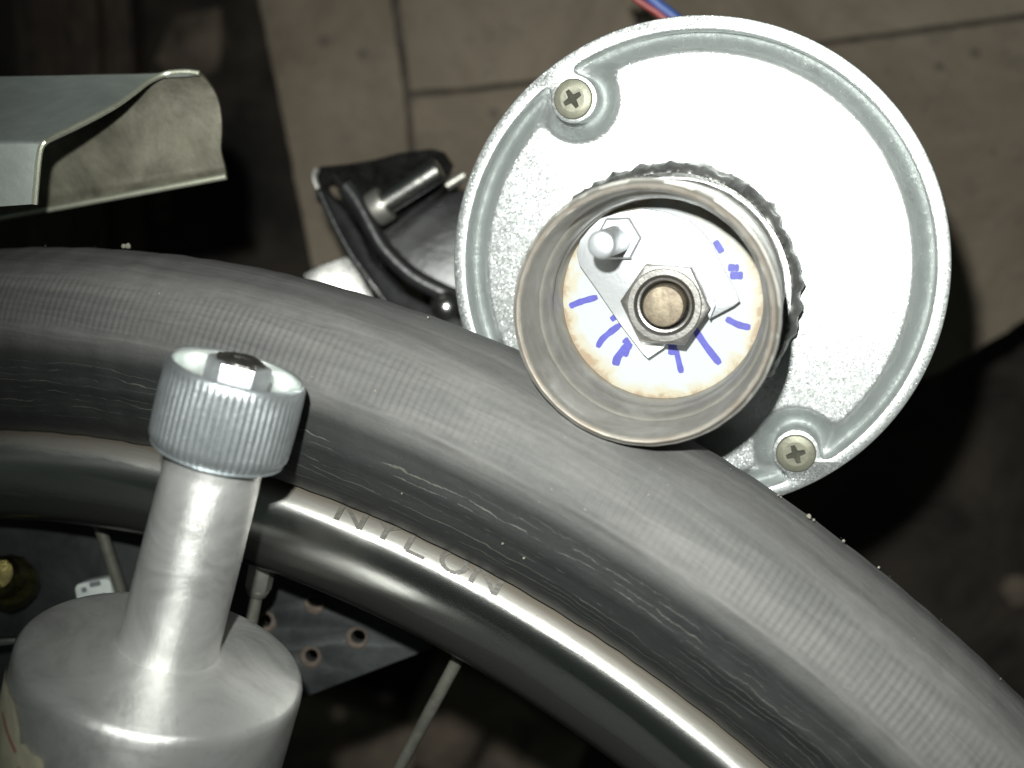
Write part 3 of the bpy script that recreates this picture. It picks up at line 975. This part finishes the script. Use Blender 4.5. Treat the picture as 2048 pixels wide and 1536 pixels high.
sh = MB().lathe([(0.0045, -0.001), (0.0045, 0.0074), (0.0042, 0.0079), (0.0030, 0.0081), (0.0, 0.0081)], nc, RN, 40)
build('shaft', sh, M['brass'], motor, smooth=40)

# the two leads that leave behind the housing
for nm_, mat, pts, r in [('red_wire', 'red', [(1235, -60), (1262, -12), (1290, 10), (1320, 30), (1370, 75), (1400, 140)], 0.0011), ('blue_wire', 'blue', [(1255, -60), (1290, -15), (1320, 12), (1350, 35), (1400, 80), (1425, 140)], 0.0017)]:
    pp = [at(x, y, 0.335) for x, y in pts]
    wm = MB().path([Vector(p) for p in spline(pp, 24)], r, 10)
    build('wire', wm, M[mat], motor)

# ------------------------------------------------------------------ silver post with the knurled cap
AX = V(0.290, 0.945, 0.205).normalized()
PT = at(477, 738, 0.219)                            # centre of the cap's top
CR = 0.0160
post = thing('knurled_cap_post', 'round silver metal drum with a neck and knurled screw cap in front', 'fitting', PT)
post.scale = (0.869, 0.869, 0.869)
def lathe_p(prof, seg=96, **kw):
    return MB().lathe(prof, PT, AX, seg, **kw)
NK = 60
def knurl(an, k, r, h):
    if r < CR * 0.985: return 0.0
    fade = smoothstep(-0.0205, -0.0185, h) * (1 - smoothstep(-0.0026, -0.0012, h))
    return 0.00042 * (abs(math.cos(an * NK / 2)) ** 0.8 - 0.75) * fade + 0.00006 * noise.noise(Vector((math.cos(an) * 30, math.sin(an) * 30, h * 500)))
prof = [(0.0110, -0.0208), (0.0140, -0.0207), (CR * 0.965, -0.0203)] + [(CR + 0.00025 * math.sin(PI * k / 11) - 0.0009 * (0 if k > 0 else 1), -0.0200 + 0.0186 * k / 11) for k in range(12)] + [(CR * 0.985, -0.0008), (CR * 0.965, -0.0002), (CR * 0.94, 0.0), (CR * 0.915, -0.0004)]
cap = build('cap', lathe_p(prof, NK * 6, rmod=knurl), M['cap'], post, smooth=45)
PX = AX.cross(V(0, 0, 1)).normalized()
if PX.x < 0: PX = -PX
PY = PX.cross(AX).normalized()
if PY.z > 0: PY = -PY                              # PX across the view, PY away from it
bowl = [(CR * 0.918, -0.0003)] + [(CR * (0.52 + 0.395 * math.cos(R_(10 + 80 * k / 10)) ** 1.0), -0.0006 - 0.0088 * math.sin(R_(90 * k / 10))) for k in range(11)] + [(0.0, -0.0096)]
build('dished_top', lathe_p(bowl, 120), M['captop'], cap, smooth=70)
hx = CR * 0.46
hexo = []
for i in range(6):
    a0 = R_(-90 + 13 - 30 + 60 * i)
    hexo.append((hx * math.cos(a0), hx * math.sin(a0)))
nm_ = outline([hexo], PT, PX, PY, AX, -0.0096, 0.0019, 0.0004)
cn = build('cap_nut', nm_, M['zinc'], cap, smooth=30)
st = MB().lathe([(CR * 0.36, 0.0017), (CR * 0.345, 0.0023), (CR * 0.28, 0.0027), (CR * 0.19, 0.0029), (CR * 0.10, 0.0028), (0.0, 0.0027)], PT, AX, 40, rmod=lambda an, k, r, h: r * 0.16 * noise.noise(Vector((math.cos(an) * 2.2, math.sin(an) * 2.2, k * 0.3))), hmod=lambda an, k, r, h: 0.0005 * noise.noise(Vector((math.cos(an) * 3, math.sin(an) * 3, k * 0.9))))
build('stud_end', st, M['nut'], cn)
nk = lathe_p([(0.0118, -0.0200), (0.0118, -0.0225), (0.0112, -0.0235), (0.01135, -0.0255), (0.0117, -0.045), (0.0119, -0.0690), (0.0124, -0.0715)], 96)
nk_o = build('neck', nk, M['alu'], post, smooth=60)
DR = 0.0343
dr_ = lathe_p([(0.0115, -0.0712)] + [(0.0122 + (DR * 0.955 - 0.0122) * k / 8, -0.0714 - 0.0030 * (k / 8) ** 1.6) for k in range(9)] + [(DR * 0.982, -0.0752), (DR * 0.996, -0.0764), (DR, -0.0785), (DR, -0.118), (0.0, -0.118)], 160)
drum = build('drum', dr_, M['alu'], post, smooth=60)
def axis_uv(o):
    def f(co):
        d = co - AX * co.dot(AX)
        return (d.length * 10 - co.dot(AX) * 10, (math.atan2(d.dot(PX), d.dot(PY)) / (2 * PI)) % 1.0)
    uvset(o, f)
axis_uv(nk_o); axis_uv(drum)
# torn masking tape with red lines, stuck round the left of the drum
def drum_pt(an, h, lift=0.0):
    d = math.cos(an) * PX - math.sin(an) * PY
    return PT + d * (DR + 0.00035 + lift) + AX * h
tpm = MB()
na, nh = 44, 16
A0, A1 = R_(162), R_(105)
vs, fs = [], []
for i in range(na + 1):
    t = i / na
    top = -0.0812 - 0.0006 * (noise.noise(Vector((t * 9, 0.3, 0))) + 0.6 * noise.noise(Vector((t * 30, 0.3, 0)))) - 0.0065 * smoothstep(0.45, 0.82, t) - 0.0065 * smoothstep(0.88, 1.0, t) - 0.0022 * math.exp(-((t - 0.68) / 0.03) ** 2)
    for k in range(nh + 1):
        an = A0 + (A1 - A0) * t + R_(0.9) * noise.noise(Vector((k * 0.6, 2, 1))) * smoothstep(0.9, 1, t)
        h = top + (-0.108 - top) * k / nh
        vs.append(drum_pt(an, h, 0.00012 * (1 + noise.noise(Vector((t * 7, k * 0.4, 2))))))
for i in range(na):
    for k in range(nh):
        a = i * (nh + 1) + k
        fs.append((a, a + nh + 1, a + nh + 2, a + 1))
tpm.add(vs, fs)
tape = build('tape', tpm, M['tape'], post, smooth=60)
for (t0, h0, t1, h1) in [(0.36, -0.0868, 0.66, -0.0905), (0.71, -0.0935, 0.81, -0.0930)]:
    rm = MB(); vs = []
    for i in range(9):
        t = t0 + (t1 - t0) * i / 8; h = h0 + (h1 - h0) * i / 8
        for s_ in (-0.00045, 0.00045):
            vs.append(drum_pt(A0 + (A1 - A0) * t, h + s_, 0.00034))
    rm.add(vs, [(2 * i, 2 * i + 1, 2 * i + 3, 2 * i + 2) for i in range(8)])
    build('red_line', rm, M['redink'], tape)

# ------------------------------------------------------------------ bent sheet at the upper left
SD = 0.285
sheet = thing('folded_metal_sheet', 'bent galvanised sheet metal strip with a cut flap at left', 'metal sheet', at(100, 300, SD))
def shell(grid, th, name, mat, parent, edge=None):
    """a sheet of points rows x cols given a thickness th downward; its cut edges can carry their own part"""
    rows, cols = len(grid), len(grid[0])
    mb = MB()
    top = [p for r in grid for p in r]
    N_ = len(top)
    nv = []
    for i in range(rows):
        for j in range(cols):
            a = grid[min(i + 1, rows - 1)][j] - grid[max(i - 1, 0)][j]
            b = grid[i][min(j + 1, cols - 1)] - grid[i][max(j - 1, 0)]
            n = a.cross(b)
            n = n.normalized() if n.length > 1e-12 else V(0, 0, 1)
            if n.z < 0: n = -n
            nv.append(n)
    bot = [p - n * th for p, n in zip(top, nv)]
    fs = []
    for i in range(rows - 1):
        for j in range(cols - 1):
            a = i * cols + j
            fs.append((a, a + 1, a + cols + 1, a + cols)); fs.append((a + N_, a + cols + N_, a + cols + 1 + N_, a + 1 + N_))
    rimi = list(range(cols)) + [i * cols + cols - 1 for i in range(1, rows)] + [(rows - 1) * cols + j for j in range(cols - 2, -1, -1)] + [i * cols for i in range(rows - 2, 0, -1)]
    for a, b in zip(rimi, rimi[1:] + rimi[:1]):
        fs.append((a, b, b + N_, a + N_))
    mb.add(top + bot, fs)
    return build(name, mb, mat, parent, smooth=50)
# back leaf: seen through the cut, its lower edge rolled
nb_ = 26
def lerp2(a, b, t): return (a[0] + (b[0] - a[0]) * t, a[1] + (b[1] - a[1]) * t)
right_edge = spline([(396, 147), (412, 160), (432, 190), (441, 225), (443, 262), (441, 300), (448, 330), (452, 352)], nb_)
left_edge = [lerp2((-80, 158), (-80, 452), t / (nb_ - 1)) for t in range(nb_)]
grid = []
for i in range(nb_):
    t = i / (nb_ - 1)
    row = []
    for j in range(20):
        s_ = j / 19
        x, y = lerp2(left_edge[i], right_edge[i], s_)
        d = SD + 0.002 + 0.010 * t - 0.0022 * smoothstep(0.86, 1.0, t) + 0.004 * (1 - s_) * t + 0.0006 * noise.noise(Vector((s_ * 4, t * 4, 0)))
        row.append(at(x, y, d))
    grid.append(row)
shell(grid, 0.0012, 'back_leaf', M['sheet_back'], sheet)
rb = MB().path([at(x, y, SD + 0.0100 + 0.0040 * (1 - (x + 80) / 532)) for x, y in [lerp2((-80, 452), (452, 353), k / 20) for k in range(21)]], 0.0009, 10)
build('rolled_edge', rb, M['sheet_edge'], sheet)
# front flap: roof, fold line, and a short face that hangs down; cut slantwise
cut = spline([(398, 146), (372, 143), (335, 146), (300, 160), (265, 186), (225, 214), (160, 248), (98, 278), (82, 292), (76, 318), (72, 360), (68, 408)], 60)
grid = []
for i in range(60):
    cx_, cy_ = cut[i]
    # left boundary follows the same fold levels
    yl = 154 + (417 - 154) * (smoothstep(0, 59, i) * 0.4 + 0.6 * i / 59)
    u = max(0.0, (cy_ - 143) / (285 - 143))
    row = []
    for j in range(16):
        s_ = (j / 15) ** 0.8
        x = -80 + (cx_ + 80) * s_
        y = yl + (cy_ - yl) * (s_ ** 1.2)
        uu = max(0.0, min(1.9, (y - 146) / (285 - 146)))
        lift = 0.0330 * min(1.0, uu) ** 1.1 - 0.0030 * max(0, uu - 1.0)
        row.append(at(x, y, SD - lift + 0.0004 * noise.noise(Vector((x * 0.01, y * 0.01, 3)))))
    grid.append(row)
fl_o = shell(grid, 0.0010, 'flap', M['sheet'], sheet)
ed = MB().path([r[-1] - V(0, 0, 0.0003) for r in grid], 0.00072, 8)
build('cut_edge', ed, M['sheet_edge'], fl_o)

# ------------------------------------------------------------------ black bracket behind the motor
BD = 0.355
br = thing('black_bracket', 'greasy black steel clamp bracket with a silver bolt left of the motor', 'bracket', at(760, 470, BD))
def slab_px(pix, d, th, name, mat, parent, bev=0.0006, tilt=(0, 0), cut=None):
    """an outline traced at depth d and given its own thickness th away from the camera"""
    n = V(tilt[0], tilt[1], 1).normalized()
    p0 = at(*pix[0], d)
    _, ex, ey = basis(n)
    pts = [on_plane(x, y, p0, n) for x, y in pix]
    lps = [[((p - p0).dot(ex), (p - p0).dot(ey)) for p in pts]]
    if cut: lps.append([((p - p0).dot(ex), (p - p0).dot(ey)) for p in [on_plane(x, y, p0, n) for x, y in cut]])
    mb = outline(lps, p0, ex, ey, n, -th, 0.0, bev)
    return build(name, mb, mat, parent, smooth=35)
slab_px([(628, 350), (640, 332), (700, 326), (748, 318), (800, 304), (862, 296), (890, 303), (908, 330), (880, 380), (800, 440), (745, 480), (715, 470), (690, 415), (655, 400), (632, 378)], BD, 0.016, 'head', M['grease'], br, 0.0008, (0.15, 0.1), cut=[(672 + 13 * math.cos(2 * PI * i / 24) * 0.94 + 27 * math.sin(2 * PI * i / 24) * 0.34, 372 + 27 * math.sin(2 * PI * i / 24) * 0.94 - 13 * math.cos(2 * PI * i / 24) * 0.34) for i in range(24)])
we = MB().path([at(x, y, BD - 0.0012) for x, y in [(634, 338), (628, 350), (630, 364), (636, 378)]], 0.0011, 8)
build('worn_edge', we, M['dullsteel'], br)  # pale steel strip gives the left edge its lit look by colour
slab_px([(700, 470), (800, 440), (905, 380), (990, 380), (990, 640), (900, 600), (800, 560), (745, 520)], BD + 0.018, 0.008, 'web', M['black'], br, 0.001)
arm_pts = [(640, 372), (690, 420), (722, 470), (745, 520), (800, 580), (860, 612), (930, 640), (960, 720), (860, 690), (775, 610), (735, 560), (690, 480), (655, 415)]
slab_px(arm_pts, BD - 0.004, 0.010, 'arm', M['black'], br, 0.0015, (-0.2, 0.1))
rb1 = MB().path([Vector(p) for p in spline([at(x, y, BD - 0.0065) for x, y in [(690, 372), (715, 405), (742, 455), (765, 495), (815, 545), (865, 575), (920, 600)]], 30)], 0.0030, 10)
build('flange', rb1, M['black'], br)
rb2 = MB().path([Vector(p) for p in spline([at(x, y, BD - 0.006) for x, y in [(640, 385), (665, 440), (700, 505), (735, 555), (772, 605)]], 24)], 0.0013, 10)
build('flange', rb2, M['black'], br)
b0, b1 = at(768, 408, BD - 0.012), at(880, 337, BD - 0.016)
bu = (b1 - b0).normalized()
bm_ = MB().tube(b0, b1 - bu * 0.0006, 0.0037, seg=32); bm_.tube(b1 - bu * 0.0007, b1, 0.0037, 0.0030, seg=32)
bolt = build('bolt', bm_, M['chrome_part'], br, smooth=35)
wm_ = MB().tube(b0 - bu * 0.004, b0 + bu * 0.0008, 0.0056, seg=28)
build('washer', wm_, M['dullsteel'], bolt, smooth=35, bevel=0.0005)
pm_ = MB().tube(at(893, 372, BD - 0.002), at(928, 350, BD - 0.002), 0.0017, seg=16)
build('rivet', pm_, M['dullsteel'], br, smooth=35)
nc_ = at(893, 616, BD - 0.014)
an_ = MB().lathe([(0.0052, -0.006), (0.0052, 0.0), (0.0046, 0.0022), (0.0032, 0.0040), (0.0016, 0.0050), (0.0, 0.0053)], nc_, V(0.1, 0.25, 1), 28)
build('domed_nut', an_, M['chrome_part'], br)
# bright tab just above the tyre
tbm = slab_px([(606, 548), (640, 530), (690, 512), (700, 516), (745, 588), (760, 640), (640, 640)], 0.352, 0.0025, 'metal_tab', M['chrome_part'], None, 0.0005, (0.13, -0.05))
tag(tbm, 'small bright metal tab standing behind the tyre beside the black bracket', 'metal tab')

# ------------------------------------------------------------------ perforated plate behind the spokes
PD = 0.314
pn = V(-0.10, -0.08, 1).normalized()
_, pex, pey = basis(pn)
pp0 = at(500, 1250, PD)
def ppx(x, y): 
    p = on_plane(x, y, pp0, pn) - pp0
    return (p.dot(pex), p.dot(pey))
plate = thing('perforated_plate', 'dark blue grey steel plate with four holes behind the spokes', 'plate', pp0)
loops = [[ppx(x, y) for x, y in [(-160, 930), (200, 940), (500, 1000), (700, 1100), (862, 1298), (720, 1352), (560, 1414), (300, 1500), (-160, 1420)]]]
holes = [(632, 1202, 15, 11), (533, 1240, 11, 13), (717, 1272, 15, 14), (624, 1310, 13, 13)]
for hx, hy, a_, b_ in holes:
    loops.append([ppx(hx + a_ * math.cos(2 * PI * i / 28) , hy + b_ * math.sin(2 * PI * i / 28)) for i in range(28)])
pl = outline(loops, pp0, pex, pey, pn, -0.003, 0.0, 0.0003)
build('sheet', pl, M['plate'], plate, smooth=35)
for hx, hy, a_, b_ in holes:
    rr = MB()
    c = on_plane(hx - 3, hy + 4, pp0, pn)
    s_ = PD / F
    vs, fs = [], []
    for i in range(28):
        an = 2 * PI * i / 28
        d = math.cos(an) * pex - math.sin(an) * pey
        q0, q1 = on_plane(hx + a_ * math.cos(an), hy + b_ * math.sin(an), pp0, pn), c + d * (23 + 3 * noise.noise(Vector((i * 0.7, hx, 0)))) * s_
        vs += [q0 - pn * 0.0030, q0 + pn * 0.0006, q0.lerp(q1, 0.6) + pn * 0.0007, q1 + pn * 0.0001]
    for i in range(28):
        j = (i + 1) % 28
        for k in range(3):
            fs.append((i * 4 + k, j * 4 + k, j * 4 + k + 1, i * 4 + k + 1))
    rr.add(vs, fs)
    build('hole_rim', rr, M['rust'], plate)
# printed label on the plate
lb = thing('printed_label', 'small white rounded label with grey print on the dark plate', 'label', at(185, 1180, PD - 0.012))
def rounded(cx, cy, hw, hh, rot, rad):
    out = []
    for qx, qy, a0 in ((1, 1, 0), (-1, 1, 90), (-1, -1, 180), (1, -1, 270)):
        for k in range(5):
            a = R_(a0 + 22.5 * k)
            x, y = qx * (hw - rad) + rad * math.cos(a), qy * (hh - rad) + rad * math.sin(a)
            out.append((cx + x * math.cos(rot) - y * math.sin(rot), cy + x * math.sin(rot) + y * math.cos(rot)))
    return out
slab_px(rounded(188, 1188, 36, 26, -0.20, 12), PD - 0.012, 0.010, 'card', M['paper'], lb, 0.0003)
for (cx_, cy_, hw, hh) in [(190, 1168, 11, 5), (168, 1180, 5, 5), (190, 1192, 22, 2.2), (192, 1201, 24, 2.5)]:
    slab_px(rounded(cx_, cy_, hw, hh, -0.20, min(hw, hh) * 0.5), PD - 0.0122, 0.0001, 'print_bar', M['print'], lb, 0.0)
# brass coloured bit at the left edge
bt = MB()
bc = at(2, 1152, PD - 0.010)
bt.lathe([(0.0, 0.003), (0.004, 0.003), (0.0055, 0.001), (0.006, -0.004), (0.0075, -0.006), (0.0075, -0.012)], bc, V(0.15, 0.4, 1), 12, rmod=lambda an, k, r, h: 0.0006 * noise.noise(Vector((an * 2, k, 0))))
tag(build('brass_fitting', bt, M['sparkle'], smooth=25), 'small dirty brass fitting at the left edge above the silver drum', 'fitting')
stp = slab_px([(-60, 1286), (-10, 1278), (32, 1277), (30, 1288), (-60, 1300)], 0.30, 0.003, 'metal_strip', M['chrome_part'], None, 0.0004)
tag(stp, 'thin bright metal strip poking out left of the silver drum', 'metal strip')
